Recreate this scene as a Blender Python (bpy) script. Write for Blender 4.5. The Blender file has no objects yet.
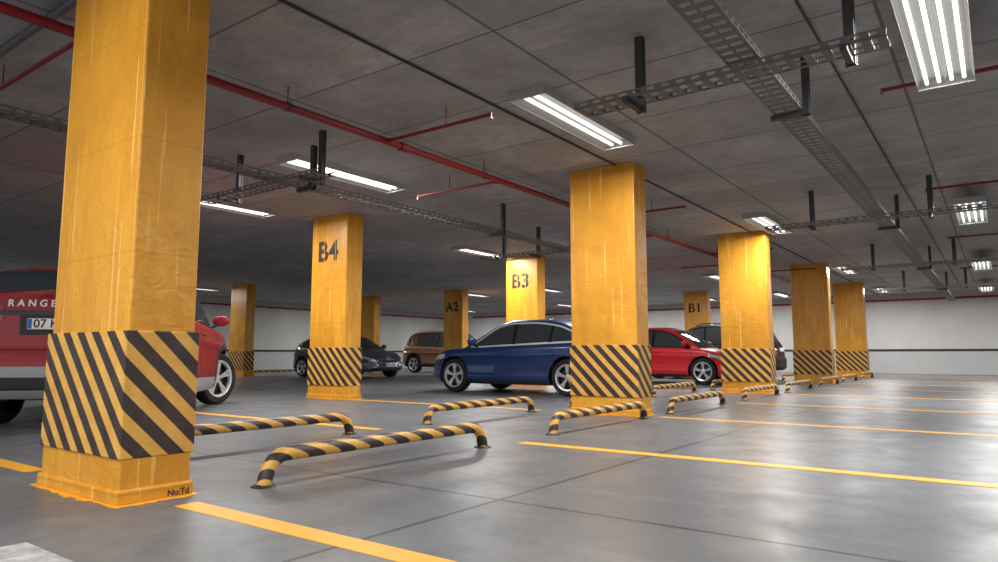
import bpy, bmesh, math, random
from mathutils import Vector, Matrix
random.seed(3)
SC=bpy.context.scene
COL=SC.collection
pi=math.pi

# ------------------------------------------------------------------ helpers
def empty(name,loc=(0,0,0),rz=0.0,label=None,cat=None,group=None):
    o=bpy.data.objects.new(name,None); o.empty_display_size=.2
    o.location=loc; o.rotation_euler=(0,0,rz); COL.objects.link(o)
    tag(o,label,cat,group); return o
def tag(o,label=None,cat=None,group=None,kind=None):
    if label:o["label"]=label
    if cat:o["category"]=cat
    if group:o["group"]=group
    if kind:o["kind"]=kind
def obj(name,bm,mats,parent=None,loc=(0,0,0),smooth=None,label=None):
    me=bpy.data.meshes.new(name)
    bmesh.ops.recalc_face_normals(bm,faces=bm.faces)
    bm.to_mesh(me); bm.free()
    for m in (mats if isinstance(mats,(list,tuple)) else [mats]): me.materials.append(m)
    if smooth is not None:
        me.shade_smooth(); me.set_sharp_from_angle(angle=math.radians(smooth))
    o=bpy.data.objects.new(name,me); o.location=loc; COL.objects.link(o)
    if parent:o.parent=parent
    if label:o["label"]=label
    return o
def box(bm,x0,x1,y0,y1,z0,z1,mi=0,bev=0):
    r=bmesh.ops.create_cube(bm,size=1)
    for v in r['verts']:
        v.co=Vector((x0+(v.co.x+.5)*(x1-x0),y0+(v.co.y+.5)*(y1-y0),z0+(v.co.z+.5)*(z1-z0)))
    fs={f for v in r['verts'] for f in v.link_faces}
    for f in fs:f.material_index=mi
    if bev>0:
        es=list({e for f in fs for e in f.edges})
        bmesh.ops.bevel(bm,geom=es,offset=bev,segments=2,affect='EDGES',profile=.5)
def tube(bm,pts,r,n=12,mi=0,cap=True,radii=None):
    pts=[Vector(p) for p in pts]; rings=[]
    prev=None
    for i,p in enumerate(pts):
        if i==0:t=(pts[1]-p)
        elif i==len(pts)-1:t=(p-pts[i-1])
        else:t=((p-pts[i-1]).normalized()+(pts[i+1]-p).normalized())
        t.normalize()
        if prev is None:
            a=Vector((0,0,1)) if abs(t.z)<.9 else Vector((1,0,0))
            u=t.cross(a).normalized()
        else:
            u=(prev-t*prev.dot(t)).normalized()
        prev=u; w=t.cross(u)
        rr=radii[i] if radii else r
        rings.append([bm.verts.new(p+(u*math.cos(2*pi*k/n)+w*math.sin(2*pi*k/n))*rr) for k in range(n)])
    for a,b in zip(rings[:-1],rings[1:]):
        for k in range(n):
            f=bm.faces.new((a[k],a[(k+1)%n],b[(k+1)%n],b[k])); f.material_index=mi
    if cap:
        bm.faces.new(rings[0][::-1]).material_index=mi; bm.faces.new(rings[-1]).material_index=mi
def dup(root,loc,rz=None):
    def rec(o,par):
        c=o.copy(); COL.objects.link(c)
        if par is not None:
            c.parent=par; c.matrix_parent_inverse=o.matrix_parent_inverse.copy()
        for ch in list(o.children): rec(ch,c)
        return c
    n=rec(root,None); n.location=loc
    if rz is not None:n.rotation_euler=(0,0,rz)
    return n
def pchip(pts):
    xs=[p[0] for p in pts]; ys=[p[1] for p in pts]; n=len(xs)
    h=[xs[i+1]-xs[i] for i in range(n-1)]; d=[(ys[i+1]-ys[i])/h[i] for i in range(n-1)]
    m=[0]*n; m[0]=d[0]; m[-1]=d[-1]
    for i in range(1,n-1):
        if d[i-1]*d[i]<=0:m[i]=0
        else:
            w1=2*h[i]+h[i-1]; w2=h[i]+2*h[i-1]
            m[i]=(w1+w2)/(w1/d[i-1]+w2/d[i])
    def f(x):
        if x<=xs[0]:return ys[0]
        if x>=xs[-1]:return ys[-1]
        i=0
        while x>xs[i+1]:i+=1
        t=(x-xs[i])/h[i]
        return (ys[i]*(2*t**3-3*t**2+1)+h[i]*m[i]*(t**3-2*t*t+t)+ys[i+1]*(-2*t**3+3*t*t)+h[i]*m[i+1]*(t**3-t*t))
    return f
def sstep(t):
    t=max(0,min(1,t)); return t*t*(3-2*t)

# ------------------------------------------------------------------ materials
def mat(name,col=(.5,.5,.5),rough=.5,metal=0,coat=0,emi=0,ecol=(1,1,1),spec=.5,ior=1.5):
    m=bpy.data.materials.new(name); m.use_nodes=True
    b=m.node_tree.nodes['Principled BSDF']
    b.inputs['Base Color'].default_value=(*col,1); b.inputs['Roughness'].default_value=rough
    b.inputs['Metallic'].default_value=metal; b.inputs['Coat Weight'].default_value=coat
    b.inputs['Coat Roughness'].default_value=.03
    b.inputs['Specular IOR Level'].default_value=spec
    if emi:
        b.inputs['Emission Color'].default_value=(*ecol,1); b.inputs['Emission Strength'].default_value=emi
    return m
class NT:
    def __init__(s,m): s.t=m.node_tree; s.b=s.t.nodes['Principled BSDF']
    def n(s,ty,**k):
        x=s.t.nodes.new(ty)
        for a,b in k.items(): setattr(x,a,b)
        return x
    def l(s,a,b): s.t.links.new(a,b)
    def math(s,op,a,b=None,clamp=False):
        x=s.n('ShaderNodeMath',operation=op); x.use_clamp=clamp
        for i,v in enumerate((a,b)):
            if v is None: continue
            if isinstance(v,(int,float)): x.inputs[i].default_value=v
            else: s.l(v,x.inputs[i])
        return x.outputs[0]
    def pos(s):
        g=s.n('ShaderNodeNewGeometry'); sp=s.n('ShaderNodeSeparateXYZ'); s.l(g.outputs['Position'],sp.inputs[0])
        return g.outputs['Position'],sp.outputs
    def noise(s,vec,scale,detail=4,sc=(1,1,1),rough=.55,dist=0):
        mp=s.n('ShaderNodeMapping'); mp.inputs['Scale'].default_value=sc; s.l(vec,mp.inputs['Vector'])
        x=s.n('ShaderNodeTexNoise'); x.inputs['Scale'].default_value=scale; x.inputs['Detail'].default_value=detail
        x.inputs['Roughness'].default_value=rough; x.inputs['Distortion'].default_value=dist
        s.l(mp.outputs[0],x.inputs['Vector']); return x.outputs['Fac']
    def ramp(s,f,stops):
        x=s.n('ShaderNodeValToRGB'); e=x.color_ramp.elements
        e[0].position=stops[0][0]; e[0].color=(*stops[0][1],1)
        e[1].position=stops[-1][0]; e[1].color=(*stops[-1][1],1)
        for p,c in stops[1:-1]:
            k=e.new(p); k.color=(*c,1)
        s.l(f,x.inputs[0]); return x.outputs[0]
    def mix(s,f,a,b,mode='MIX'):
        x=s.n('ShaderNodeMix',data_type='RGBA',blend_type=mode)
        for sock,v in ((x.inputs[0],f),(x.inputs[6],a),(x.inputs[7],b)):
            if isinstance(v,(int,float)): sock.default_value=v
            elif isinstance(v,tuple): sock.default_value=(*v,1)
            else: s.l(v,sock)
        return x.outputs[2]
    def bump(s,h,st=.3,d=.01):
        x=s.n('ShaderNodeBump'); x.inputs['Strength'].default_value=st; x.inputs['Distance'].default_value=d
        s.l(h,x.inputs['Height']); s.l(x.outputs[0],s.b.inputs['Normal'])
    def line(s,c,c0,per,half):
        f=s.math('DIVIDE',s.math('SUBTRACT',c,c0),per)
        f=s.math('ABSOLUTE',s.math('SUBTRACT',s.math('FRACT',s.math('ADD',f,.5)),.5))
        return s.math('LESS_THAN',f,half/per)
g3=lambda v:(v,v,v)
def yellow_paint(name):
    m=mat(name,rough=.35); t=NT(m); P,xyz=t.pos()
    big=t.noise(P,1.6,5,(1,1,.7),.6,.4); st=t.noise(P,1,3,(5,5,.8),.5,.5); dr=t.noise(P,1,3,(26,26,.9),.5); sp=t.noise(P,7,8,(1,1,1),.75); wv=t.noise(P,9,4,(1,1,1.6),.5,.6)
    base=t.ramp(big,[(.32,(.62,.265,.016)),(.5,(.74,.335,.024)),(.68,(.82,.395,.036))])
    base=t.mix(t.math('MULTIPLY',t.ramp(st,[(.36,g3(1)),(.5,g3(0))]),.35),base,(.56,.225,.012))
    base=t.mix(t.math('MULTIPLY',t.ramp(dr,[(.62,g3(0)),(.68,g3(1))]),.5),base,(1.0,.66,.22))
    base=t.mix(t.math('MULTIPLY',t.ramp(sp,[(.60,g3(0)),(.69,g3(1))]),.45),base,(.42,.19,.04))
    base=t.mix(t.math('MULTIPLY',t.ramp(sp,[(.29,g3(1)),(.35,g3(0))]),.45),base,(1,.70,.30))
    ln=t.line(xyz[2],.05,.62,.004)
    base=t.mix(t.math('MULTIPLY',ln,.3),base,(.36,.15,.01))
    t.l(base,t.b.inputs['Base Color'])
    t.l(t.ramp(big,[(.3,g3(.46)),(.7,g3(.30))]),t.b.inputs['Roughness'])
    t.bump(t.math('ADD',t.math('ADD',wv,t.math('MULTIPLY',dr,.4)),t.math('MULTIPLY',sp,.4)),.5,.016)
    return m
M_col=yellow_paint('column_yellow_paint')
def stripe_mat(name,per,obj_space=False,kz=1.0,kx=1.0):
    m=mat(name,rough=.45); t=NT(m)
    if obj_space:
        tc=t.n('ShaderNodeTexCoord'); sp=t.n('ShaderNodeSeparateXYZ'); t.l(tc.outputs['Object'],sp.inputs[0]); P=tc.outputs['Object']; xyz=sp.outputs
    else: P,xyz=t.pos()
    s=t.math('ADD',t.math('ADD',t.math('MULTIPLY',xyz[0],kx),xyz[1]),t.math('MULTIPLY',xyz[2],kz))
    f=t.math('GREATER_THAN',t.math('FRACT',t.math('DIVIDE',s,per)),.52)
    nz=t.noise(P,9,6,(1,1,1),.7)
    y=t.ramp(nz,[(.3,(.62,.31,.05)),(.7,(.84,.48,.10))]); k=t.ramp(nz,[(.3,(.022,.014,.014)),(.8,(.08,.05,.045))])
    t.l(t.mix(f,k,y),t.b.inputs['Base Color']); t.bump(nz,.15,.005)
    return m
M_guard=stripe_mat('hazard_stripe_guard',.178)
M_stop=stripe_mat('hazard_stripe_bar',.25,True,kz=2.0,kx=-1.4)
M_floor=mat('polished_concrete_floor',rough=.35); t=NT(M_floor); P,xyz=t.pos()
n1=t.noise(P,.3,5,(1,1,1),.6,.4); n2=t.noise(P,2.2,8,(1,1,1),.65,.3); n3=t.noise(P,45,3); n4=t.noise(P,1.3,7,(.4,3,1),.7)
c=t.ramp(n1,[(.3,(.122,.126,.133)),(.5,(.158,.162,.169)),(.72,(.198,.202,.208))])
c=t.mix(t.math('MULTIPLY',t.ramp(n2,[(.35,g3(1)),(.62,g3(0))]),.6),c,(.092,.095,.10))
c=t.mix(t.math('MULTIPLY',t.ramp(n4,[(.56,g3(0)),(.70,g3(1))]),.4),c,(.25,.253,.255))
c=t.mix(t.math('MULTIPLY',t.ramp(n3,[(.60,g3(0)),(.75,g3(1))]),.2),c,(.30,.30,.29))
jl=t.math('MAXIMUM',t.line(xyz[0],-2.15,6,.013),t.line(xyz[1],2.94,6,.013))
c=t.mix(t.math('MULTIPLY',jl,.9),c,(.02,.02,.022))
t.l(c,t.b.inputs['Base Color']); t.l(t.ramp(n2,[(.3,g3(.46)),(.7,g3(.30))]),t.b.inputs['Roughness'])
M_floor.node_tree.nodes['Principled BSDF'].inputs['Specular IOR Level'].default_value=.30
M_ceil=mat('board_marked_concrete',rough=.8); t=NT(M_ceil); P,xyz=t.pos()
n1=t.noise(P,.9,8,(1,1,1),.72,.6); n2=t.noise(P,4,9,(1,1,1),.75,.3); n5=t.noise(P,1,5,(3,22,1),.6)
c=t.ramp(n1,[(.32,(.31,.315,.323)),(.5,(.43,.436,.446)),(.68,(.56,.565,.575))])
c=t.mix(t.math('MULTIPLY',t.ramp(n2,[(.38,g3(1)),(.56,g3(0))]),.4),c,(.24,.243,.25))
c=t.mix(t.math('MULTIPLY',t.ramp(n5,[(.40,g3(1)),(.52,g3(0))]),.25),c,(.25,.253,.26))
def cell(c_,c0,per): return t.math('FLOOR',t.math('DIVIDE',t.math('SUBTRACT',c_,c0),per))
cc=t.n('ShaderNodeCombineXYZ'); t.l(cell(xyz[0],-.55,2.4),cc.inputs[0]); t.l(cell(xyz[1],.3,1.22),cc.inputs[1])
wn=t.n('ShaderNodeTexWhiteNoise',noise_dimensions='3D'); t.l(cc.outputs[0],wn.inputs['Vector'])
c=t.mix(t.math('MULTIPLY',wn.outputs['Value'],.5),c,(.28,.283,.29))
jl=t.math('MAXIMUM',t.line(xyz[0],-.55,2.4,.013),t.line(xyz[1],.3,1.22,.010))
c=t.mix(t.math('MULTIPLY',jl,.72),c,(.07,.07,.07))
t.l(c,t.b.inputs['Base Color']); t.bump(t.math('SUBTRACT',n2,jl),.4,.02)
M_wall=mat('painted_wall_plaster',rough=.8); t=NT(M_wall); P,xyz=t.pos()
n1=t.noise(P,.6,5,(1,1,.6),.6)
c=t.ramp(n1,[(.3,(.50,.50,.49)),(.7,(.62,.617,.605))])
low=t.math('LESS_THAN',xyz[2],.93); c=t.mix(t.math('MULTIPLY',low,.4),c,(.37,.39,.41))
t.l(c,t.b.inputs['Base Color'])
M_line=mat('floor_line_yellow',(.85,.45,.03),.45); t=NT(M_line); P,xyz=t.pos()
nz=t.noise(P,7,8,(1,1,1),.75); t.l(t.mix(t.math('MULTIPLY',t.ramp(nz,[(.56,g3(0)),(.72,g3(1))]),.55),(.90,.43,.03),(.45,.28,.10)),t.b.inputs['Base Color'])
M_white=mat('floor_paint_white',(.36,.36,.35),.6); t=NT(M_white); P,xyz=t.pos()
nz=t.noise(P,9,8,(1,1,1),.75); t.l(t.ramp(nz,[(.4,g3(.26)),(.6,g3(.50))]),t.b.inputs['Base Color'])
M_black=mat('black_rubber',(.02,.02,.02),.6)
M_blackg=mat('black_gloss_plastic',(.012,.012,.014),.2)
M_steel=mat('galvanised_steel_dark',(.05,.05,.053),.55,.2)
M_tray=mat('galvanised_cable_tray',(.16,.155,.148),.55,.3)
M_red=mat('fire_pipe_red',(.24,.008,.012),.45)
M_brass=mat('sprinkler_metal',(.35,.30,.24),.4,.4)
M_house=mat('fixture_white_enamel',(.42,.42,.41),.45)
M_tube=mat('fluorescent_tube_glow',(1,1,1),.5,emi=1.6,ecol=(1,.98,.95))
M_glass=mat('tinted_glass',(.045,.055,.062),.03,0,0,spec=.9)
M_chrome=mat('chrome',(.75,.76,.78),.2,.8)
M_satin=mat('satin_trim',(.80,.81,.82),.35,.2)
M_alloy=mat('alloy_silver',(.66,.67,.69),.3,.5)
M_tire=mat('tire_rubber',(.016,.016,.017),.8)
M_head=mat('headlight_lens',(.42,.45,.50),.08,.2,.8)
M_tail=mat('taillight_red_lens',(.35,.008,.008),.12,0,1)
M_plate=mat('plate_white',(.85,.85,.83),.4)
M_blue=mat('plate_blue',(.02,.10,.45),.4)
M_letter=mat('stencil_black_paint',(.022,.018,.014),.6)
M_greyp=mat('grey_bumper_plastic',(.34,.35,.36),.45,.1)
def carpaint(name,c,metal=.15,coat=.7,rough=.35): return mat(name,c,rough,metal,coat)

# ------------------------------------------------------------------ camera
cam=bpy.data.cameras.new('camera'); co=bpy.data.objects.new('camera',cam); COL.objects.link(co)
cam.sensor_width=36; cam.lens=680/998*36; cam.clip_end=200
co.location=(0,0,.75); co.rotation_euler=(math.radians(96.2),0,math.radians(36.2)); SC.camera=co
SC.view_settings.view_transform='Standard'; SC.view_settings.look='None'; SC.view_settings.exposure=0
w=bpy.data.worlds.new('world'); SC.world=w; w.use_nodes=True
w.node_tree.nodes['Background'].inputs[0].default_value=(.92,.96,1,1); w.node_tree.nodes['Background'].inputs[1].default_value=.95

# ------------------------------------------------------------------ room
X0,X1,Y0,Y1,H=-27.0,11.0,-9.0,31.7,3.2
HT=H-.003
def struct(name,x0,x1,y0,y1,z0,z1,m,label):
    bm=bmesh.new(); box(bm,x0,x1,y0,y1,z0,z1); o=obj(name,bm,m); tag(o,label,kind='structure',cat=name.split('_')[0]); return o
struct('floor',X0-.3,X1+.3,Y0-.3,Y1+.3,-.2,0,M_floor,'polished grey concrete garage floor with dark saw-cut joints')
struct('ceiling',X0-.3,X1+.3,Y0-.3,Y1+.3,H,H+.3,M_ceil,'mottled grey board-marked concrete ceiling slab with formwork seams')
struct('wall_far',X0,X1,Y1,Y1+.3,0,H,M_wall,'off-white plastered garage wall with grey lower part')
struct('wall_left',X0-.3,X0,Y0,Y1,0,H,M_wall,'off-white plastered garage side wall')
struct('wall_right',X1,X1+.3,Y0,Y1,0,H,M_wall,'off-white plastered garage side wall')
struct('trim_1',X0,X1,Y1-.03,Y1,.90,.98,M_black,'black rubber protection rail along the wall')
struct('trim_2',X0,X0+.03,Y0,Y1-.03,.90,.98,M_black,'black rubber protection rail along the wall')

# ------------------------------------------------------------------ text
def textmesh(name,s,size,m,parent,mw,extrude=.002,bold=0,sx=1,conform=None,align='CENTER',stencil=0):
    cu=bpy.data.curves.new(name,'FONT'); cu.body=s; cu.size=size; cu.align_x=align; cu.align_y='CENTER'
    cu.extrude=extrude; cu.offset=bold; cu.space_character=sx
    t=bpy.data.objects.new(name+'_t',cu); COL.objects.link(t)
    bpy.context.view_layer.update()
    me=bpy.data.meshes.new_from_object(t.evaluated_get(bpy.context.evaluated_depsgraph_get()))
    bpy.data.objects.remove(t); me.name=name
    if stencil:
        xs=[v.co.x for v in me.vertices]; x0,x1=min(xs),max(xs)
        sx_=sorted(xs); gap=max(range(len(sx_)-1),key=lambda i:sx_[i+1]-sx_[i] if x0+.3*(x1-x0)<sx_[i]<x0+.7*(x1-x0) else 0)
        mid=(sx_[gap]+sx_[gap+1])/2
        L_=[x for x in xs if x<mid]; R_=[x for x in xs if x>mid]
        bm=bmesh.new(); bm.from_mesh(me)
        for g in (L_,R_):
            c_=(min(g)+max(g))/2+(.02 if g is L_ else 0)
            if max(g)-min(g)<.12: continue
            for q in (c_-stencil/2,c_+stencil/2):
                bmesh.ops.bisect_plane(bm,geom=bm.verts[:]+bm.edges[:]+bm.faces[:],plane_co=(q,0,0),plane_no=(1,0,0))
            dl=[f for f in bm.faces if abs(f.calc_center_median().x-c_)<stencil/2-.0005]
            bmesh.ops.delete(bm,geom=dl,context='FACES')
        bm.to_mesh(me); bm.free()
    me.transform(mw)
    if conform:
        for v in me.vertices: v.co=conform(v.co)
    me.materials.clear(); me.materials.append(m)
    o=bpy.data.objects.new(name,me); COL.objects.link(o); o.parent=parent; return o
def basis(xa,ya,za,loc):
    return Matrix(((xa[0],ya[0],za[0],loc[0]),(xa[1],ya[1],za[1],loc[1]),(xa[2],ya[2],za[2],loc[2]),(0,0,0,1)))

# ------------------------------------------------------------------ columns
CW,CD=.93,.36
def make_column():
    e=empty('concrete_column')
    bm=bmesh.new(); box(bm,-CW/2,CW/2,-CD/2,CD/2,.2,H,bev=.012); obj('shaft',bm,M_col,e)
    bm=bmesh.new(); box(bm,-CW/2-.006,CW/2+.006,-CD/2-.006,CD/2+.006,.06,.25,bev=.008)
    box(bm,-CW/2-.022,CW/2+.022,-CD/2-.022,CD/2+.022,0,.075,bev=.012); obj('plinth',bm,M_col,e)
    bm=bmesh.new(); box(bm,-CW/2-.018,CW/2+.018,-CD/2-.018,CD/2+.018,.225,.875,bev=.008); obj('striped_guard',bm,M_guard,e)
    bm=bmesh.new(); pts=[]
    n=96; hx,hy=CW/2+.04,CD/2+.04
    for i in range(n):
        a=2*pi*i/n; c,s=math.cos(a),math.sin(a); k=1/max(abs(c)/hx,abs(s)/hy)
        k+=random.uniform(0,.03)+.02*math.sin(a*7)*math.sin(a*3)
        pts.append(bm.verts.new((c*k,s*k,.003)))
    f=bm.faces.new(pts); r=bmesh.ops.extrude_face_region(bm,geom=[f])
    for v in r['geom']:
        if isinstance(v,bmesh.types.BMVert): v.co.z=.0005
    obj('paint_spill',bm,M_line,e)
    return e
base=make_column()
cols=[(-3.6,1.7,None),(-3.6,7.8,None),(-3.6,13.8,None),(-3.6,19.8,None),(-3.6,25.8,None),
 (-8.95,7.8,'B4'),(-8.95,13.8,'B3'),(-8.95,25.8,'B1'),(-16.2,19.8,'A2'),(-20.95,13.8,None),(-20.95,19.8,None)]
CO=[]
for i,(cx,cy,tx) in enumerate(cols):
    e=base if i==0 else dup(base,(0,0,0))
    CO.append(e); e.location=(cx-CW/2,cy+CD/2,0)
    lb='yellow painted concrete column with black hazard-striped guard'
    if tx: lb+=' and stencilled letters '+tx
    elif i==0: lb+=' and paint spilled round its base'
    tag(e,lb,'column','yellow parking columns')
for i,(cx,cy,tx) in enumerate(cols):
    if tx:
        textmesh('lettering',tx,.49,M_letter,CO[i],basis((1,0,0),(0,0,1),(0,-1,0),(-.03,-CD/2-.001,2.55)),.003,.014,1.08,stencil=.016)
textmesh('lettering','No:Td',.045,M_letter,CO[0],basis((0,1,0),(0,0,1),(1,0,0),(CW/2+.0235,.115,.025)),.001,.001)

# ------------------------------------------------------------------ floor lines
def line(x0,x1,y,w=.125):
    bm=bmesh.new(); box(bm,x0,x1,y-w/2,y+w/2,.0002,.003)
    o=obj('parking_line',bm,M_line); tag(o,'worn yellow painted parking bay line on concrete floor','floor marking','yellow bay lines')
for k in range(0,10):
    y=1.92+3.0*k
    if y>30.5: break
    line(-3.36,1.8,y)
    if k in (0,2,4,6,8): line(-8.85,-5.1,y) if k else line(-10,-5.1,y-.05)
    elif k==1: line(-10,-5.1,y)
bm=bmesh.new(); box(bm,-3.2,-2.6,.72,1.16,.0002,.003); o=obj('floor_marking',bm,M_white); tag(o,'worn white painted mark on grey concrete floor','floor marking')

# ------------------------------------------------------------------ wheel stops
def make_stop():
    e=empty('wheel_stop'); Lh=1.03; r=.043; zt=.17
    pts=[(0,-Lh,0.005),(0,-Lh+.012,.05),(0,-Lh+.03,.10),(0,-Lh+.06,.14),(0,-Lh+.11,.165),(0,-Lh+.17,zt)]
    for k in range(1,8): pts.append((0,-Lh+.17+(2*Lh-.34)*k/8,zt))
    pts+=[(0,-p[1],p[2]) for p in reversed(pts[:6])]
    bm=bmesh.new(); tube(bm,pts,r,16); obj('bar',bm,M_stop,e,smooth=50)
    for s in (-1,1):
        bm=bmesh.new(); bmesh.ops.create_cone(bm,cap_ends=True,segments=20,radius1=.075,radius2=.06,depth=.012,matrix=Matrix.Translation((0,s*Lh,.006)))
        obj('foot_plate',bm,M_black,e,smooth=40)
    return e
s0=make_stop(); first=True
stops=[]
for k in range(4):
    for x in (-3.45,-5.05):
        for y in (3.46,6.60):
            stops.append((x,y+6.0*k+(.28 if (x<-5 and k and y<4) else 0)))
stops.append((-21.6,15.6))
for (x,y) in stops:
    e=s0 if first else dup(s0,(0,0,0)); first=False
    e.location=(x,y,0); tag(e,'tubular wheel stop bar with black and yellow hazard stripes','wheel stop','striped wheel stops')

# ------------------------------------------------------------------ light fixtures
def lamp_data(nm,wd,en):
    l=bpy.data.lights.new(nm,'AREA'); l.shape='RECTANGLE'; l.size=wd; l.size_y=1.74; l.energy=en; l.color=(1,.988,.97); return l
LD2=lamp_data('strip_light',.036,58); LD4=lamp_data('strip_light_narrow',.026,25)
def make_light(xs,LD):
    e=empty('ceiling_light'); L=1.9; W=.38
    bm=bmesh.new()
    box(bm,-W/2,W/2,-L/2,L/2,-.012,0)
    box(bm,-W/2-.004,-W/2,-L/2,L/2,-.08,0); box(bm,W/2,W/2+.004,-L/2,L/2,-.08,0)
    xr_=max(xs)+.045
    for s in (-1,1):
        vs=[bm.verts.new((s*W/2,y,-.08)) for y in (-L/2,L/2)]+[bm.verts.new((s*xr_,y,-.014)) for y in (L/2,-L/2)]
        bm.faces.new(vs)
        vs=[bm.verts.new((0,y,-.05)) for y in (-L/2,L/2)]+[bm.verts.new((s*.018,y,-.012)) for y in (L/2,-L/2)]
        bm.faces.new(vs)
    obj('housing',bm,M_house,e,label='white enamel reflector housing')
    for s in (-1,1):
        bm=bmesh.new(); box(bm,-W/2-.004,W/2+.004,s*L/2-.012,s*L/2+.012,-.085,0); obj('end_cap',bm,M_house,e)
    for x in xs:
        bm=bmesh.new(); tube(bm,[(x,-L/2+.06,-.052),(x,L/2-.06,-.052)],.019 if len(xs)<3 else .014,10); obj('tube',bm,M_tube,e,smooth=50,label='glowing fluorescent tube or bar added for its reflection')
        lo=bpy.data.objects.new('tube_light',LD); COL.objects.link(lo); lo.parent=e; lo.location=(x,0,-.075)
    return e
l0=make_light((-.055,.055),LD2); l1=make_light((-.125,-.042,.042,.125),LD4)  # second type: two tubes plus two glowing bars added for their reflections
def place_light(src,used,x,y,z,lab):
    e=src if not used else dup(src,(0,0,0))
    e.location=(x,y,z); tag(e,lab,'ceiling light','fluorescent ceiling lights'); return e
u=False
for x in (-23.4,-16.9,-13.4,-10.0,-6.95,-3.38,3.2,6.6):
    for y in (-4.5,-.6,6.0,13.15,21.2,28.6):
        if x<-12 and y<0: continue
        if x in (-16.9,-13.4) and y<20: continue  # remaining fixtures in these two rows are added to brighten the dark far left
        if y==-.6 and x not in (-3.38,3.2): continue
        if x==6.6 and (y>14 or y<0): continue
        xx,yy=x,y
        if x==-10.0 and y==13.15: xx,yy=-9.75,12.7
        if x==-3.38 and y==13.15: xx,yy=-3.3,12.95
        place_light(l0,u,xx,yy,H,'twin-tube fluorescent light in white reflector housing on concrete ceiling'); u=True
u=False
for y in (-.6,5.45,12.6,20.2,27.6):
    e=place_light(l1,u,-.21,y,2.99,'twin-tube fluorescent light with two glowing bars added as reflections in white reflector housing hung from ceiling')
    if not u:
        for s in (-1,1):
            bm=bmesh.new(); tube(bm,[(0,s*.6,0),(0,s*.6,HT-2.99)],.006,6); obj('suspension_rod',bm,M_steel,e)
    u=True

# ------------------------------------------------------------------ cable trays
ZT=2.70
def make_tray(loc,L,axis,posts,label):
    W=.21; e=empty('cable_tray',loc,0 if axis=='y' else -pi/2,label,'cable tray','perforated cable trays')
    bm=bmesh.new()
    for x in (-W/2,-.01,W/2-.02): box(bm,x,x+.02,0,L,-.003,0)
    n=int(L/.11)
    for k in range(n+1):
        y=min(k*.11,L-.055); box(bm,-W/2,W/2,y,y+.055,-.0035,.0005)
    for s in (-1,1):
        x0=s*W/2; x1=x0+s*.004
        a,b=min(x0,x1),max(x0,x1)
        box(bm,a,b,0,L,0,.014); box(bm,a,b,0,L,.036,.05)
        for k in range(int(L/.11)+1):
            y=min(k*.11,L-.05); box(bm,a,b,y,y+.05,.014,.036)
    obj('tray_channel',bm,M_tray,e)
    sd=1 if axis=='y' else -1
    def sb(bm,a,b,*r): box(bm,min(a*sd,b*sd),max(a*sd,b*sd),*r)
    for p in posts:
        bm=bmesh.new()
        hz=HT-loc[2]
        sb(bm,W/2+.01,W/2+.05,p-.03,p+.03,-.045,hz)
        sb(bm,W/2+.05,W/2+.062,p-.035,p-.02,-.045,hz); sb(bm,W/2+.05,W/2+.062,p+.02,p+.035,-.045,hz)
        sb(bm,-W/2-.03,W/2+.05,p-.02,p+.02,-.045,-.004)
        obj('hanger',bm,M_steel,e)
    return e
make_tray((-1.27,-3,ZT+.02),33,'y',[2.0,8.75,14.9,21,27],'long perforated galvanised cable tray hung under the concrete ceiling')
make_tray((-6.5,-1,ZT+.02),13.2,'y',[2.2,6.0,9.8,12.0],'perforated galvanised cable tray hung on dark steel posts')
for (x,y,L,ps) in ((-2.54,4.57,2.12,[.44,1.89]),(-2.75,10.7,7.5,[.62,2.12,4.8]),(-2.75,16.8,7.5,[.62,2.12,4.8]),(-2.75,22.9,7.5,[.62,2.12]),
                 (-7.9,4.57,2.3,[.5,2.05]),(-8.2,10.7,2.0,[.4,1.2])):
    make_tray((x,y,ZT-.06),L,'x',ps,'short perforated cable tray crossing under the ceiling on dark steel hangers')

def conduit(pts,r,m,label,name='conduit'):
    bm=bmesh.new(); tube(bm,pts,r,8); o=obj(name,bm,m,smooth=50); tag(o,label,'conduit','ceiling conduits'); return o
conduit([(-3.85,-3,H-.017),(-3.85,31.5,H-.017)],.012,M_steel,'thin dark steel conduit fixed to the ceiling')
conduit([(-.98,-3,H-.017),(-.98,31.5,H-.017)],.010,M_steel,'thin dark steel conduit fixed to the ceiling')
conduit([(-12,1.86,H-.032),(-4.7,1.86,H-.032)],.028,M_tray,'grey steel conduit fixed to the ceiling')

# ------------------------------------------------------------------ sprinkler pipes
def sprinkler(px,z,ya,yb,branches,label,r=.038):
    e=empty('sprinkler_pipe',(px,0,0),0,label,'pipe','red sprinkler pipes')
    bm=bmesh.new(); tube(bm,[(0,ya,z),(0,yb,z)],r,14); obj('main_pipe',bm,M_red,e,smooth=50)
    y=ya+.8
    while y<yb:
        bm=bmesh.new(); tube(bm,[(0,y,z),(0,y,HT)],.006,6); tube(bm,[(0,y-.015,z),(0,y+.015,z)],r+.006,14)
        obj('pipe_clamp',bm,M_steel,e,smooth=50); y+=2.95
    y=ya+2.3
    while y<yb:
        bm=bmesh.new(); tube(bm,[(0,y-.05,z),(0,y+.05,z)],r+.012,14); obj('coupling',bm,M_red,e,smooth=50); y+=5.9
    for (y,x) in branches:
        bm=bmesh.new(); tube(bm,[(0,y,z+.0),(x,y,z+.0)],.018,10)
        tube(bm,[(math.copysign(.03,x),y,z),(math.copysign(.09,x),y,z)],.028,10)
        tube(bm,[(x*.6,y,z),(x*.6,y,HT)],.005,6)
        obj('branch_pipe',bm,M_red,e,smooth=50)
        bm=bmesh.new(); tube(bm,[(x,y,z+.02),(x,y,z-.04)],.012,10); tube(bm,[(x,y,z-.04),(x,y,z-.045)],.026,12)
        obj('sprinkler_head',bm,M_brass,e,smooth=40)
    return e
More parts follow.
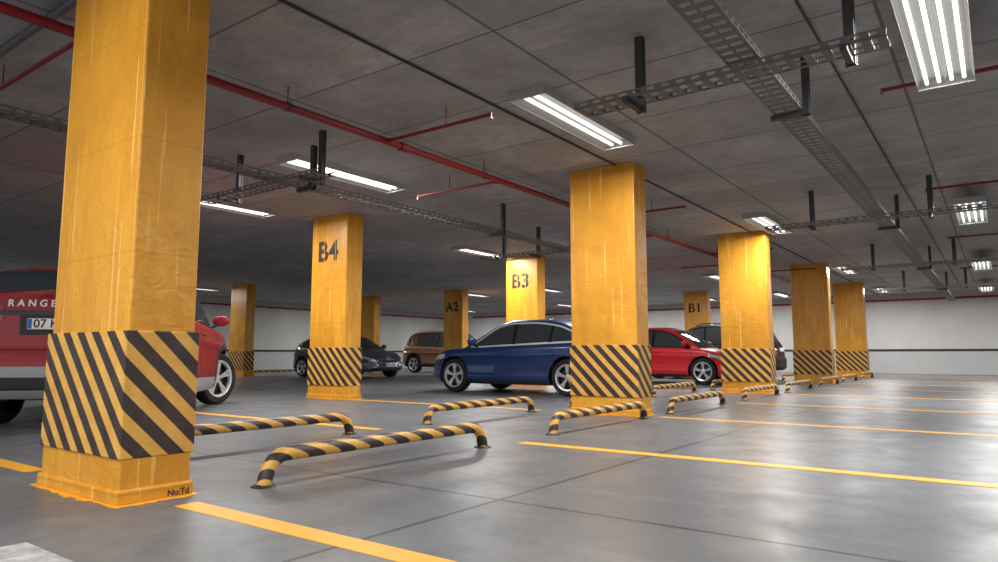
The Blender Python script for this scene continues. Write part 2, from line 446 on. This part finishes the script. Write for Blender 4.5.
sprinkler(-5.1,3.0,-3,31.4,[(4.95,1.38),(9.9,1.38),(15.0,1.38),(19.1,1.38),(1.99,-2.6),(7.0,-1.45),(12.0,-1.45),(17,-1.45)],'red painted sprinkler main with branch pipes under the ceiling')
sprinkler(2.6,3.1,-3,31.4,[(6.75,-3.3),(11.3,-3.3),(16.3,-3.3),(22.2,-3.3)],'red painted sprinkler main with branch pipes under the ceiling')
bm=bmesh.new(); tube(bm,[(X0+.12,-3,2.92),(X0+.12,31.3,2.92)],.035,12)
for k in range(9): box(bm,X0+.001,X0+.14,-1.02+4*k,-.98+4*k,2.87,2.895)
o=obj('fire_pipe',bm,M_red,smooth=50); tag(o,'dark red pipe running along the top of the side wall','pipe')
bm=bmesh.new(); tube(bm,[(X0+2,Y1-.12,2.95),(X1-.5,Y1-.12,2.95)],.04,12)
for k in range(9): box(bm,X0+3.98+4*k,X0+4.02+4*k,Y1-.14,Y1-.001,2.89,2.92)
o=obj('fire_pipe',bm,M_red,smooth=50); tag(o,'dark red pipe running along the top of the far wall','pipe')
bm=bmesh.new(); box(bm,-10.6,-9.9,Y1-.05,Y1,1.95,2.25,bev=.008); o=obj('wall_sign',bm,M_house); tag(o,'small blank white sign box on the garage wall','sign')

# ------------------------------------------------------------------ wheels
def wheel_meshes(R,spokes,double,key,cache={}):
    if key in cache: return cache[key]
    w=.215; rr=R*.70
    bm=bmesh.new()
    prof=[(rr-.01,-w/2+.01),(rr+.01,-w/2),(R-.03,-w/2-.004),(R-.008,-w/2+.02),(R,-w/2+.05),(R,-.01),(R-.008,-.004),(R-.008,.004),(R,.01),(R,w/2-.05),(R-.008,w/2-.02),(R-.03,w/2+.004),(rr+.01,w/2),(rr-.01,w/2-.01)]
    n=40; rings=[]
    for k in range(n):
        a=2*pi*k/n; rings.append([bm.verts.new((p[0]*math.cos(a),p[1],p[0]*math.sin(a))) for p in prof])
    for k in range(n):
        A,B=rings[k],rings[(k+1)%n]
        for j in range(len(prof)-1): bm.faces.new((A[j],A[j+1],B[j+1],B[j]))
        bm.faces.new((A[-1],A[0],B[0],B[-1]))
    t=bpy.data.meshes.new('tire'); bmesh.ops.recalc_face_normals(bm,faces=bm.faces); bm.to_mesh(t); bm.free(); t.materials.append(M_tire); t.shade_smooth(); t.set_sharp_from_angle(angle=.7)
    bm=bmesh.new()
    def lathe(prof,mi=0,n=40):
        rings=[]
        for k in range(n):
            a=2*pi*k/n; rings.append([bm.verts.new((p[0]*math.cos(a),p[1],p[0]*math.sin(a))) for p in prof])
        for k in range(n):
            A,B=rings[k],rings[(k+1)%n]
            for j in range(len(prof)-1): bm.faces.new((A[j],A[j+1],B[j+1],B[j])).material_index=mi
    yo=w/2
    lathe([(rr-.03,yo-.04),(rr-.022,yo-.006),(rr+.004,yo+.003),(rr+.008,yo-.004)])
    lathe([(rr-.012,-yo+.01),(rr-.03,-yo+.03),(rr-.045,.0),(rr-.03,yo-.04)],2)
    lathe([(.0001,yo-.022),(.03,yo-.022),(.055,yo-.03),(.06,yo-.06)],0,24)
    lathe([(.0001,.012),(rr*.72,.012),(rr*.72,0),(.0001,0)],1,32)
    lathe([(.0001,-.02),(rr-.04,-.02)],2,32)
    for s in range(spokes):
        a=2*pi*s/spokes+.3
        for da in ((-.15,.15) if double else (0,)):
            ww=.019 if double else .032
            segs=[(.04,yo-.03,ww*1.1),(rr*.5,yo-.018,ww),(rr-.025,yo-.014,ww*1.25)]
            prev=None
            for (r_,y_,w_) in segs:
                ang=a+da*(r_/rr)
                c,sn=math.cos(ang),math.sin(ang)
                px,pz=-sn,c
                ring=[bm.verts.new((r_*c+px*d*w_,y_+dy,r_*sn+pz*d*w_)) for d,dy in ((-1,-.012),(-.7,0),(.7,0),(1,-.012),(.8,-.035),(-.8,-.035))]
                if prev:
                    for j in range(6): bm.faces.new((prev[j],prev[(j+1)%6],ring[(j+1)%6],ring[j]))
                prev=ring
    r_=bpy.data.meshes.new('rim'); bmesh.ops.recalc_face_normals(bm,faces=bm.faces); bm.to_mesh(r_); bm.free()
    for m in (M_alloy,M_steel,M_black): r_.materials.append(m)
    r_.shade_smooth(); r_.set_sharp_from_angle(angle=.6)
    cache[key]=(t,r_); return cache[key]

# ------------------------------------------------------------------ car builder
def build_car(name,label,cat,S,loc,heading,paint,scale=1):
    L,W,hw=S['L'],S['W'],S['W']/2; xf,xr=L/2,-L/2; sill=S.get('sill',.2)
    af,ar,nf,nr=S.get('af',1.0),S.get('ar',.8),S.get('nf',2.9),S.get('nr',3.2)
    root=empty(name,(loc[0],loc[1],0),heading,label,cat); root.scale=(scale,)*3
    sh=pchip(S['shoulder']); kwp=pchip(S.get('kw',[(0,.93),(.08,.965),(.22,.985),(.28,.974),(.50,.966),(.69,.993),(.71,1.0),(.735,.968),(.9,.955),(1,.915)]))
    inF=pchip(S.get('inF',[(0,.10),(.12,.02),(.35,0),(.6,.02),(.85,.07),(1,.17)])); inR=pchip(S.get('inR',[(0,.10),(.15,.01),(.45,0),(.55,.05),(.8,.06),(1,.12)]))
    crown=S.get('crown',.045)
    raw=[]
    for i in range(61):
        th=i/60*pi/2; raw.append((xf-af+af*max(0,math.cos(th))**(2/nf),hw*math.sin(th)**(2/nf)))
    for i in range(60,-1,-1):
        th=i/60*pi/2; raw.append((xr+ar-ar*max(0,math.cos(th))**(2/nr),hw*math.sin(th)**(2/nr)))
    acc=[0]
    for a,b in zip(raw[:-1],raw[1:]): acc.append(acc[-1]+math.dist(a,b))
    TOT=acc[-1]
    def P(a):
        a=max(0,min(TOT,a))
        lo,hi=0,len(acc)-1
        while hi-lo>1:
            m=(lo+hi)//2
            if acc[m]<=a: lo=m
            else: hi=m
        d=acc[hi]-acc[lo]; t=(a-acc[lo])/d if d>0 else 0
        return (raw[lo][0]+(raw[hi][0]-raw[lo][0])*t, raw[lo][1]+(raw[hi][1]-raw[lo][1])*t)
    def a_of_x(x):
        lo,hi=0,TOT
        for _ in range(40):
            m=(lo+hi)/2
            if P(m)[0]>x: lo=m
            else: hi=m
        return lo
    def Sf(a,v):
        px,py=P(a); z0=sill+.05*sstep((abs(px)-(L/2-.7))/.7)
        zs=sh(px); z=z0+(zs-z0)*v
        x=px-inF(v)*sstep((px-(xf-.8))/.8)+inR(v)*sstep(((xr+.6)-px)/.6)
        return Vector((x,py*kwp(v),z))
    NA=170; NV=34
    R=S['R']; wx=[xf-S['fo'],xf-S['fo']-S['wb']]; Ra=R+.05; zc=R+.01
    bm=bmesh.new()
    As=[TOT*i/NA for i in range(NA+1)]
    for side in (1,-1):
        rows=[]; kinds=[]
        for m in (0,.5,.82):
            r=[]
            for a in As:
                p=Sf(a,0); r.append(Vector((p.x,p.y*m,p.z)))
            rows.append(r); kinds.append('b' if m>.6 else 'c')
        for j in range(NV+1): rows.append([Sf(a,j/NV) for a in As]); kinds.append('s')
        for m in (.97,.9,.75,.5,.25,0):
            r=[]
            for a in As:
                p=Sf(a,1); r.append(Vector((p.x,p.y*m,p.z+crown*(1-m*m))))
            rows.append(r); kinds.append('t')
        ins=[[False]*(NA+1) for _ in rows]
        for ri,r in enumerate(rows):
            if kinds[ri] in 'ct': continue
            for i,p in enumerate(r):
                for x in wx:
                    if (p.x-x)**2+(p.z-zc)**2<Ra*Ra: ins[ri][i]=x
        V=[[None]*(NA+1) for _ in rows]
        def gv(ri,i):
            if V[ri][i] is None:
                p=rows[ri][i].copy(); x=ins[ri][i]
                if x is not False:
                    dx,dz=p.x-x,p.z-zc
                    if dz>=0:
                        d=math.hypot(dx,dz) or 1e-6; p.x=x+dx/d*Ra; p.z=zc+dz/d*Ra
                    else: p.x=x+math.copysign(math.sqrt(Ra*Ra-dz*dz),dx)
                V[ri][i]=bm.verts.new((p.x,p.y*side,p.z))
            return V[ri][i]
        for ri in range(len(rows)-1):
            for i in range(NA):
                q=[(ri,i),(ri,i+1),(ri+1,i+1),(ri+1,i)]
                n_in=sum(1 for a_,b_ in q if ins[a_][b_] is not False)
                if n_in==4: continue
                if n_in and kinds[ri]=='c': continue
                bm.faces.new([gv(a_,b_) for a_,b_ in q])
    bmesh.ops.remove_doubles(bm,verts=bm.verts,dist=.0006)
    bmesh.ops.dissolve_degenerate(bm,edges=bm.edges,dist=.0002)
    obj('body',bm,[paint],root,smooth=30)
    def nrm(a,v):
        d=.004; aa=min(max(a,d),TOT-d); vv=min(max(v,.01),.99)
        t1=Sf(aa+d,vv)-Sf(aa-d,vv); t2=Sf(aa,vv+.01)-Sf(aa,vv-.01)
        n=t1.cross(t2); n.normalize()
        p=Sf(aa,vv)
        if n.dot(Vector((p.x*.3,p.y,0)))<0: n=-n
        return n
    def patch(nm,a0,a1,v0,v1,m,off=.006,sides=(1,-1),nu=14,nv=5,label=None,both=False,dep=.012):
        f0=v0 if callable(v0) else (lambda t:v0); f1=v1 if callable(v1) else (lambda t:v1)
        def mk(sides_):
            bm=bmesh.new()
            for s in sides_:
                fr=[];bk=[]
                for i in range(nu+1):
                    t=i/nu; a=a0+(a1-a0)*t; lo,hi=f0(t),f1(t); rf=[];rb=[]
                    for j in range(nv+1):
                        v=lo+(hi-lo)*j/nv; p=Sf(a,v); n=nrm(a,v); q=p+n*off; k=p-n*dep
                        rf.append(bm.verts.new((q.x,q.y*s,q.z))); rb.append(bm.verts.new((k.x,k.y*s,k.z)))
                    fr.append(rf);bk.append(rb)
                for i in range(nu):
                    for j in range(nv):
                        bm.faces.new((fr[i][j],fr[i+1][j],fr[i+1][j+1],fr[i][j+1]))
                    bm.faces.new((fr[i][0],bk[i][0],bk[i+1][0],fr[i+1][0])); bm.faces.new((fr[i][nv],fr[i+1][nv],bk[i+1][nv],bk[i][nv]))
                for j in range(nv):
                    bm.faces.new((fr[0][j],fr[0][j+1],bk[0][j+1],bk[0][j])); bm.faces.new((fr[nu][j],bk[nu][j],bk[nu][j+1],fr[nu][j+1]))
            bmesh.ops.remove_doubles(bm,verts=bm.verts,dist=.0003)
            return obj(nm,bm,m,root,smooth=35,label=label)
        if both: return mk((1,-1))
        return [mk((s,)) for s in sides]
    Rr=lambda a:TOT-a
    v_of=lambda x,z:(z-sill)/(sh(x)-sill)
    hl=S.get('head',(.50,1.22,.62,.88))
    patch('headlight',hl[0],hl[1],lambda t:hl[2]+.12*t,lambda t:hl[3]-.03*(1-t)+.02*t,M_head)
    patch('headlight_bezel',hl[0]-.015,hl[1]+.015,lambda t:hl[2]+.12*t-.02,lambda t:hl[3]-.03*(1-t)+.02*t+.015,M_blackg,off=.003)
    patch('headlight_reflector',hl[0]+.10,hl[0]+.24,lambda t:hl[2]+.06,lambda t:hl[3]-.06,M_plate,off=.008,nu=6)
    gz=S.get('grille',(.42,.42,.78))
    patch('grille',0,gz[0],gz[1],gz[2],M_blackg,both=True,off=.008)
    patch('grille_frame',gz[0],gz[0]+.02,gz[1],gz[2],M_chrome,off=.012,nu=2)
    patch('grille_bar',0,gz[0],(gz[1]+gz[2])/2+.06,(gz[1]+gz[2])/2+.085,M_satin,both=True,off=.012)
    patch('lower_intake',0,.72,.10,.26,M_black,both=True,off=.006)
    patch('fog_light',.58,.70,.24,.33,M_head,off=.009)
    tl=S.get('tail',(.42,.98,.62,.86))
    patch('taillight',Rr(tl[0]),Rr(tl[1]),lambda t:tl[2]+.05*t,lambda t:tl[3],M_tail)
    patch('rear_diffuser',Rr(0),Rr(.75),.03,.17,M_black,both=True)
    xw0,xw1=wx[0]-R-.07,wx[1]+R+.07
    patch('side_sill',a_of_x(xw0),a_of_x(xw1),.0,S.get('sillv',.10),S.get('sillmat',M_black),nu=6)
    for x in S['seams']:
        a=a_of_x(x); patch('door_seam',a-.006,a+.006,.12,.985,M_black,off=.0015,nu=1,nv=34)
    for x in S['handles']:
        for s in (1,-1):
            p=Sf(a_of_x(x),.84); bm=bmesh.new(); box(bm,-.10,.10,-.016,.018,-.013,.013,bev=.008)
            obj('door_handle',bm,S.get('handlemat',paint),root,(p.x,(p.y+.012)*s,p.z),smooth=40)
    if S.get('clad'):
        cm,cv=S['clad']
        patch('rear_bumper',Rr(0),a_of_x(wx[1]-R-.07),.0,cv,cm,both=True,nu=24,off=.012)
        patch('front_bumper',0,a_of_x(wx[0]+R+.07),.0,cv*.8,cm,both=True,nu=24,off=.004)
    for x in wx:
        for s in (1,-1):
            bm=bmesh.new(); n=30; ro=Ra; wd=S.get('archw',.012); prev=None
            for k in range(n+1):
                an=-.28+(pi+.56)*k/n; ring=[]
                for rr_,dy in ((ro-.008,-.03),(ro-.008,.004),(ro+wd,.004),(ro+wd,-.03)):
                    X=x+rr_*math.cos(an); Z=max(zc+rr_*math.sin(an),sill+.01)
                    v=max(0,min(1,v_of(X,Z))); Y=Sf(a_of_x(X),v).y
                    ring.append(bm.verts.new((X,(Y+dy+.003)*s,Z)))
                if prev:
                    for j in range(4): bm.faces.new((prev[j],prev[(j+1)%4],ring[(j+1)%4],ring[j]))
                prev=ring
            obj('wheel_arch_trim',bm,S.get('archmat',paint),root,smooth=40)
            bm=bmesh.new(); prev=None; cen=bm.verts.new((x,(hw-.40)*s,zc))
            for k in range(n+1):
                an=-.36+(pi+.72)*k/n; X=x+Ra*math.cos(an); Z=max(zc+Ra*math.sin(an),sill)
                v=max(0,min(1,v_of(X,Z))); Y=Sf(a_of_x(X),v).y-.006
                ring=[bm.verts.new((X,Y*s,Z)),bm.verts.new((X,(hw-.40)*s,Z))]
                if prev:
                    bm.faces.new((prev[0],prev[1],ring[1],ring[0])); bm.faces.new((prev[1],cen,ring[1]))
                prev=ring
            obj('wheel_well',bm,M_black,root,smooth=40)
    tm,rm=wheel_meshes(R,S.get('spokes',5),S.get('dbl',True),(R,S.get('spokes',5),S.get('dbl',True)))
    for ix,x in enumerate(wx):
        for s in (1,-1):
            o=bpy.data.objects.new('wheel',tm); COL.objects.link(o); o.parent=root; o.location=(x,s*(hw-.135),R)
            rz=0 if s>0 else pi
            if ix==0: rz+=S.get('steer',0)
            o.rotation_euler=(0,0,rz)
            q=bpy.data.objects.new('rim',rm); COL.objects.link(q); q.parent=o
    rf=pchip(S['roof']); gx0,gx1=S['roof'][0][0],S['roof'][-1][0]; tum=S.get('tum',.36)
    gm=(gx0+gx1)/2
    def yout(x): return Sf(a_of_x(x),1).y
    def wbf(x): return min(yout(x)*.975,hw*.915*.975)
    def yt(x): return wbf(x)-tum*max(.005,rf(x)-sh(x))
    def rs(x,y):
        h=max(0,rf(x)-sh(x)); return rf(x)-.04*min(1,h/.3)*(y/max(.1,yt(x)))**2
    def warp(x,y,z):
        g=(x-gm)/((gx1-gx0)/2); return Vector((x-g*.13*(y/.75)**2,y,z))
    def sidep(x,z,off=0): return warp(x,wbf(x)-tum*(z-sh(x))+off,z)
    def rad(x): return min(.085,max(.004,(rf(x)-sh(x))*.4))
    bm=bmesh.new(); NS=64; secs=[]
    for i in range(NS+1):
        x=gx0+(gx1-gx0)*i/NS; h=max(.006,rf(x)-sh(x)); zb=sh(x); r=rad(x); pts=[]
        pts.append(warp(x,wbf(x)+.02*tum,zb-.04))
        for k in range(6):
            z=zb+(h-r)*k/5; pts.append(sidep(x,z))
        ytt=yt(x); p0=(wbf(x)-tum*(h-r),zb+h-r); p2=(max(.02,ytt-r*1.3),rs(x,max(.02,ytt-r*1.3))); p1=(ytt+.004,rs(x,ytt))
        for k in range(1,6):
            t=k/5; y=(1-t)**2*p0[0]+2*t*(1-t)*p1[0]+t*t*p2[0]; z=(1-t)**2*p0[1]+2*t*(1-t)*p1[1]+t*t*p2[1]
            pts.append(warp(x,y,z))
        for k in range(1,7):
            y=p2[0]*(1-k/6); pts.append(warp(x,y,rs(x,y)))
        secs.append(pts)
    for s in (1,-1):
        V=[[bm.verts.new((p.x,p.y*s,p.z)) for p in sec] for sec in secs]
        for A,B in zip(V[:-1],V[1:]):
            for j in range(len(A)-1): bm.faces.new((A[j],A[j+1],B[j+1],B[j]))
    bmesh.ops.remove_doubles(bm,verts=bm.verts,dist=.0005)
    obj('cabin',bm,paint,root,smooth=40)
    def gridobj(nm,fn,fb,nu,nv,m):
        bm=bmesh.new(); A=[[bm.verts.new(fn(i/nu,j/nv)) for j in range(nv+1)] for i in range(nu+1)]
        B=[[bm.verts.new(fb(i/nu,j/nv)) for j in range(nv+1)] for i in range(nu+1)]
        for i in range(nu):
            for j in range(nv): 
                bm.faces.new((A[i][j],A[i+1][j],A[i+1][j+1],A[i][j+1])); bm.faces.new((B[i][j],B[i][j+1],B[i+1][j+1],B[i+1][j]))
            bm.faces.new((A[i][0],B[i][0],B[i+1][0],A[i+1][0])); bm.faces.new((A[i][nv],A[i+1][nv],B[i+1][nv],B[i][nv]))
        for j in range(nv):
            bm.faces.new((A[0][j],A[0][j+1],B[0][j+1],B[0][j])); bm.faces.new((A[nu][j],B[nu][j],B[nu][j+1],A[nu][j+1]))
        bmesh.ops.remove_doubles(bm,verts=bm.verts,dist=.0003)
        return obj(nm,bm,m,root,smooth=35)
    def sidewin(nm,xa,xb,off,m,gl=.03,gu=.02,s=1):
        def pt(u,v,o):
            x=xa+(xb-xa)*u; lo=sh(x)+gl; hi=max(lo+.004,rf(x)-.04-rad(x)*.75-gu); z=lo+(hi-lo)*v
            p=sidep(x,z,o); return (p.x,p.y*s,p.z)
        return gridobj(nm,lambda u,v:pt(u,v,off),lambda u,v:pt(u,v,-.01),30,6,m)
    D=S['dlo']
    for s in (1,-1):
        sidewin('window_trim',D[0][0]-.05,D[-1][1]+.08,.004,S.get('trimmat',M_blackg),.000,-.014,s)
        if S.get('trimmat'): 
            for q in range(len(D)-1): sidewin('pillar_trim',D[q][1]-.02,D[q+1][0]+.02,.007,M_blackg,.03,.016,s)
        for (xa,xb) in D: sidewin('side_window',xa,xb,.009,M_glass,.036,.018,s)
    def toppane(nm,xa,xb,mrg,off):
        dx=1 if xa>gm else -1
        def pt(u,v,o):
            x=xa+(xb-xa)*u; ym=max(.05,yt(x)-rad(x)*.8-mrg); y=ym*(2*v-1); p=warp(x,y,rs(x,y))
            return (p.x+dx*o*.6,p.y,p.z+o*.8)
        return gridobj(nm,lambda u,v:pt(u,v,off),lambda u,v:pt(u,v,-.01),12,12,M_glass)
    wsd=S['ws']; toppane('windshield',wsd[0],wsd[1],.02,.008)
    rwd=S['rw']; toppane('rear_window',rwd[0],rwd[1],.05,.008)
    xm=S['mir']
    for s in (1,-1):
        bm=bmesh.new(); bmesh.ops.create_uvsphere(bm,u_segments=20,v_segments=12,radius=1)
        for v in bm.verts:
            v.co=Vector((v.co.x*.085*(1 if v.co.x>0 else .35),v.co.y*.12,v.co.z*.075))
        y=(wbf(xm)+.15)
        z=sh(xm)+.12
        o=obj('door_mirror',bm,paint,root,(xm,s*y,z),smooth=50)
        bm=bmesh.new(); tube(bm,[(0,0,-.04),(-.02,-s*.15,-.10)],.02,8); obj('mirror_arm',bm,M_black,o,smooth=50)
    if S.get('rails'):
        for s in (1,-1):
            bm=bmesh.new(); xa,xb=S['rails']; pts=[]
            for k in range(13):
                x=xa+(xb-xa)*k/12; y=yt(x)-.07; e_=min(k,12-k); pts.append((x,s*y,rs(x,y)+(.05 if e_>0 else -.01)))
            tube(bm,pts,.018,8); obj('roof_rail',bm,S.get('railmat',M_alloy),root,smooth=50)
    def plate(front,z,txt=None):
        x=(xf if front else xr); v=v_of(x,z); p=Sf(0 if front else TOT,v); d=1 if front else -1
        bm=bmesh.new(); box(bm,-.014,.014,-.26,.26,-.056,.056,bev=.005); q=obj('license_plate',bm,M_plate,root,(p.x+d*.016,0,p.z),smooth=30)
        bm=bmesh.new(); e1=-.255*d; box(bm,*((.0145,.0155) if d>0 else (-.0155,-.0145)),*sorted((e1,e1+.04*d)),-.05,.05); obj('plate_band',bm,M_blue,q)
        if txt:
            if d>0: B=basis((0,1,0),(0,0,1),(1,0,0),(.0145,-.20,0))
            else: B=basis((0,-1,0),(0,0,1),(-1,0,0),(-.0145,.20,0))
            textmesh('lettering',txt,.12,M_letter,q,B,.001,.002,align='LEFT')
    if S.get('fplate'): plate(True,*S['fplate'])
    if S.get('rplate'): plate(False,*S['rplate'])
    if S.get('ring'):
        z=S['ring']; p=Sf(0,v_of(xf,z)); bm=bmesh.new()
        pts=[(0,.06*math.cos(2*pi*k/24),.06*math.sin(2*pi*k/24)) for k in range(25)]
        tube(bm,pts,.007,6)
        for a,b in (((-.045,.035),(-.012,-.05)),((-.012,-.05),(0,0)),((0,0),(.012,-.05)),((.012,-.05),(.045,.035)),((-.02,.05),(0,.01)),((0,.01),(.02,.05))):
            tube(bm,[(0,a[0],a[1]),(0,b[0],b[1])],.006,6)
        obj('emblem',bm,M_chrome,root,(p.x+.016,0,p.z),smooth=50)
    if S.get('reartext'):
        txt,z,size=S['reartext']
        def conf(c):
            v=v_of(xr,c.z); kk=kwp(v); yy=min(.999,abs(c.y)/(hw*kk))
            x=xr+ar-ar*(1-yy**nr)**(1/nr)+inR(v)
            return Vector((x-.006+c.x,c.y,c.z))
        textmesh('lettering',txt,size,M_plate,root,basis((0,-1,0),(0,0,1),(-1,0,0),(0,-.02,z)),.003,.002,1.6,conf)
    if S.get('extra'): S['extra'](root,patch,Rr,a_of_x,obj)
    return root

HATCH=dict(L=4.3,W=1.79,R=.325,fo=.86,wb=2.63,sill=.19,
 shoulder=[(-2.15,.93),(-1.85,.985),(-1.0,.975),(0,.945),(.85,.905),(1.15,.885),(1.6,.80),(1.95,.70),(2.15,.60)],
 roof=[(-2.06,.93),(-1.88,1.08),(-1.6,1.25),(-1.25,1.36),(-.6,1.42),(-.05,1.425),(.3,1.38),(.75,1.17),(1.28,.86)],
 seams=[.95,-.12,-1.05],handles=[.05,-.92],dlo=[(-1.55,-1.02),(-.96,-.12),(-.05,.98)],ws=(.36,1.14),rw=(-1.97,-1.62),mir=.78,fplate=(.42,),rplate=(.72,))
def sub(base,**k):
    d=dict(base); d.update(k); return d
BLUE=sub(HATCH,L=4.4,fo=.88,wb=2.66,R=.34,nf=3.1,
 shoulder=[(-2.2,.95),(-1.85,.975),(-1.0,.955),(0,.92),(.85,.89),(1.15,.88),(1.6,.845),(1.95,.79),(2.2,.69)],
 roof=[(-2.05,.95),(-1.85,1.08),(-1.5,1.27),(-1.1,1.40),(-.5,1.465),(-.05,1.465),(.3,1.41),(.75,1.19),(1.28,.87)],trimmat=M_satin,rw=(-1.95,-1.55))
RED=sub(HATCH,L=4.2,W=1.8,fo=.85,wb=2.55,R=.335,shoulder=[(-2.1,.97),(-1.8,1.02),(-1.0,.99),(0,.95),(.75,.92),(1.1,.90),(1.55,.83),(1.85,.74),(2.1,.60)],
 roof=[(-2.0,.97),(-1.8,1.15),(-1.45,1.34),(-.9,1.45),(-.4,1.50),(.05,1.49),(.4,1.41),(.9,1.15),(1.38,.86)],ws=(.45,1.24),mir=.8,rw=(-1.9,-1.5),head=(.45,1.3,.64,.88))
SUVB=dict(L=4.5,W=1.84,R=.35,fo=.88,wb=2.7,sill=.24,
 shoulder=[(-2.25,1.02),(-1.95,1.08),(-1.0,1.06),(0,1.03),(.85,1.01),(1.15,1.0),(1.65,.95),(2.0,.86),(2.25,.74)],
 roof=[(-2.16,1.02),(-2.02,1.25),(-1.84,1.54),(-1.5,1.66),(-.6,1.71),(0,1.70),(.35,1.64),(.75,1.38),(1.22,.97)],
 seams=[.95,-.12,-1.1],handles=[.05,-.98],dlo=[(-1.8,-1.25),(-1.18,-.14),(-.07,.93)],ws=(.4,1.08),rw=(-2.08,-1.86),mir=.78,fplate=(.5,),rplate=(.9,),
 rails=(-1.5,.2),sillv=.16,archw=.06,archmat=M_black,grille=(.42,.5,.8),af=.9)
EVO=dict(L=4.36,W=1.94,R=.39,fo=.87,wb=2.66,sill=.26,nr=5.5,ar=.6,
 shoulder=[(-2.18,1.38),(-1.9,1.37),(-1.0,1.27),(0,1.18),(.85,1.12),(1.2,1.10),(1.7,1.04),(2.0,.95),(2.18,.82)],
 roof=[(-2.12,1.34),(-2.06,1.49),(-1.97,1.63),(-1.7,1.70),(-.9,1.73),(-.2,1.72),(.25,1.68),(.7,1.45),(1.2,1.06)],tum=.22,
 kw=[(0,.94),(.1,.975),(.3,.99),(.6,.985),(.75,1.0),(.8,.985),(.95,.965),(1,.93)],
 inR=[(0,.12),(.1,.02),(.3,0),(.42,.02),(.5,.05),(.8,.05),(1,.08)],
 seams=[.9,-.12,-1.1],handles=[.05,-.98],dlo=[(-1.75,-1.25),(-1.18,-.14),(-.07,.9)],ws=(.3,1.1),rw=(-2.10,-1.97),mir=.78,fplate=(.5,),rplate=(1.05,'07 K'),
 rails=None,sillv=.2,sillmat=M_greyp,archw=.08,archmat=M_black,clad=(M_greyp,.30),steer=-.5,spokes=5,dbl=True,
 reartext=('RANGE ROVER',1.275,.10),tail=(.5,1.1,.74,.88),
 extra=lambda root,patch,Rr,ax,obj:(patch('tailgate_strip',Rr(0),Rr(.62),.79,.835,M_blackg,both=True,off=.008),patch('plate_recess',Rr(0),Rr(.34),.60,.79,M_black,both=True,off=.001),
   patch('tailgate_seam',Rr(0),Rr(.80),.455,.465,M_black,both=True,off=.002),patch('tailgate_side_seam',Rr(.80),Rr(.81),.46,.98,M_black,off=.002,nu=1),patch('bumper_insert',Rr(0),Rr(.7),.10,.2,M_black,both=True,off=.016)))

hd=math.radians(90+47); h=Vector((math.cos(hd),math.sin(hd)))
Cc=Vector((-7.78,2.93))+h*2.18
build_car('suv','red sport utility vehicle with grey bumper and RANGE lettering on tailgate','car',EVO,Cc,hd,carpaint('paint_red_metallic',(.29,.007,.011),.1,.35,.5))
build_car('hatchback','dark slate-blue hatchback parked nose-out beside a yellow column','car',sub(HATCH,W=1.8,ring=.62,fplate=(.40,'34 DN')),(-18.1,15.9),0,carpaint('paint_slate',(.05,.07,.105)))
build_car('suv','brown sport utility vehicle with roof rails parked near the wall','car',SUVB,(-18.5,22.0),0,carpaint('paint_brown',(.28,.135,.065)),1.04)
build_car('hatchback','dark blue five-door hatchback with chrome window trim in a bay','car',BLUE,(-7.68,11.6),pi,carpaint('paint_blue',(.006,.040,.165)))
build_car('hatchback','bright red hatchback parked behind a yellow column','car',RED,(-7.3,17.8),0,carpaint('paint_bright_red',(.70,.012,.018),.0))
build_car('suv','near-black sport utility vehicle parked behind the red hatchback','car',sub(SUVB,railmat=M_black),(-7.45,21.5),pi,carpaint('paint_black',(.005,.004,.004),0,.1,.5))
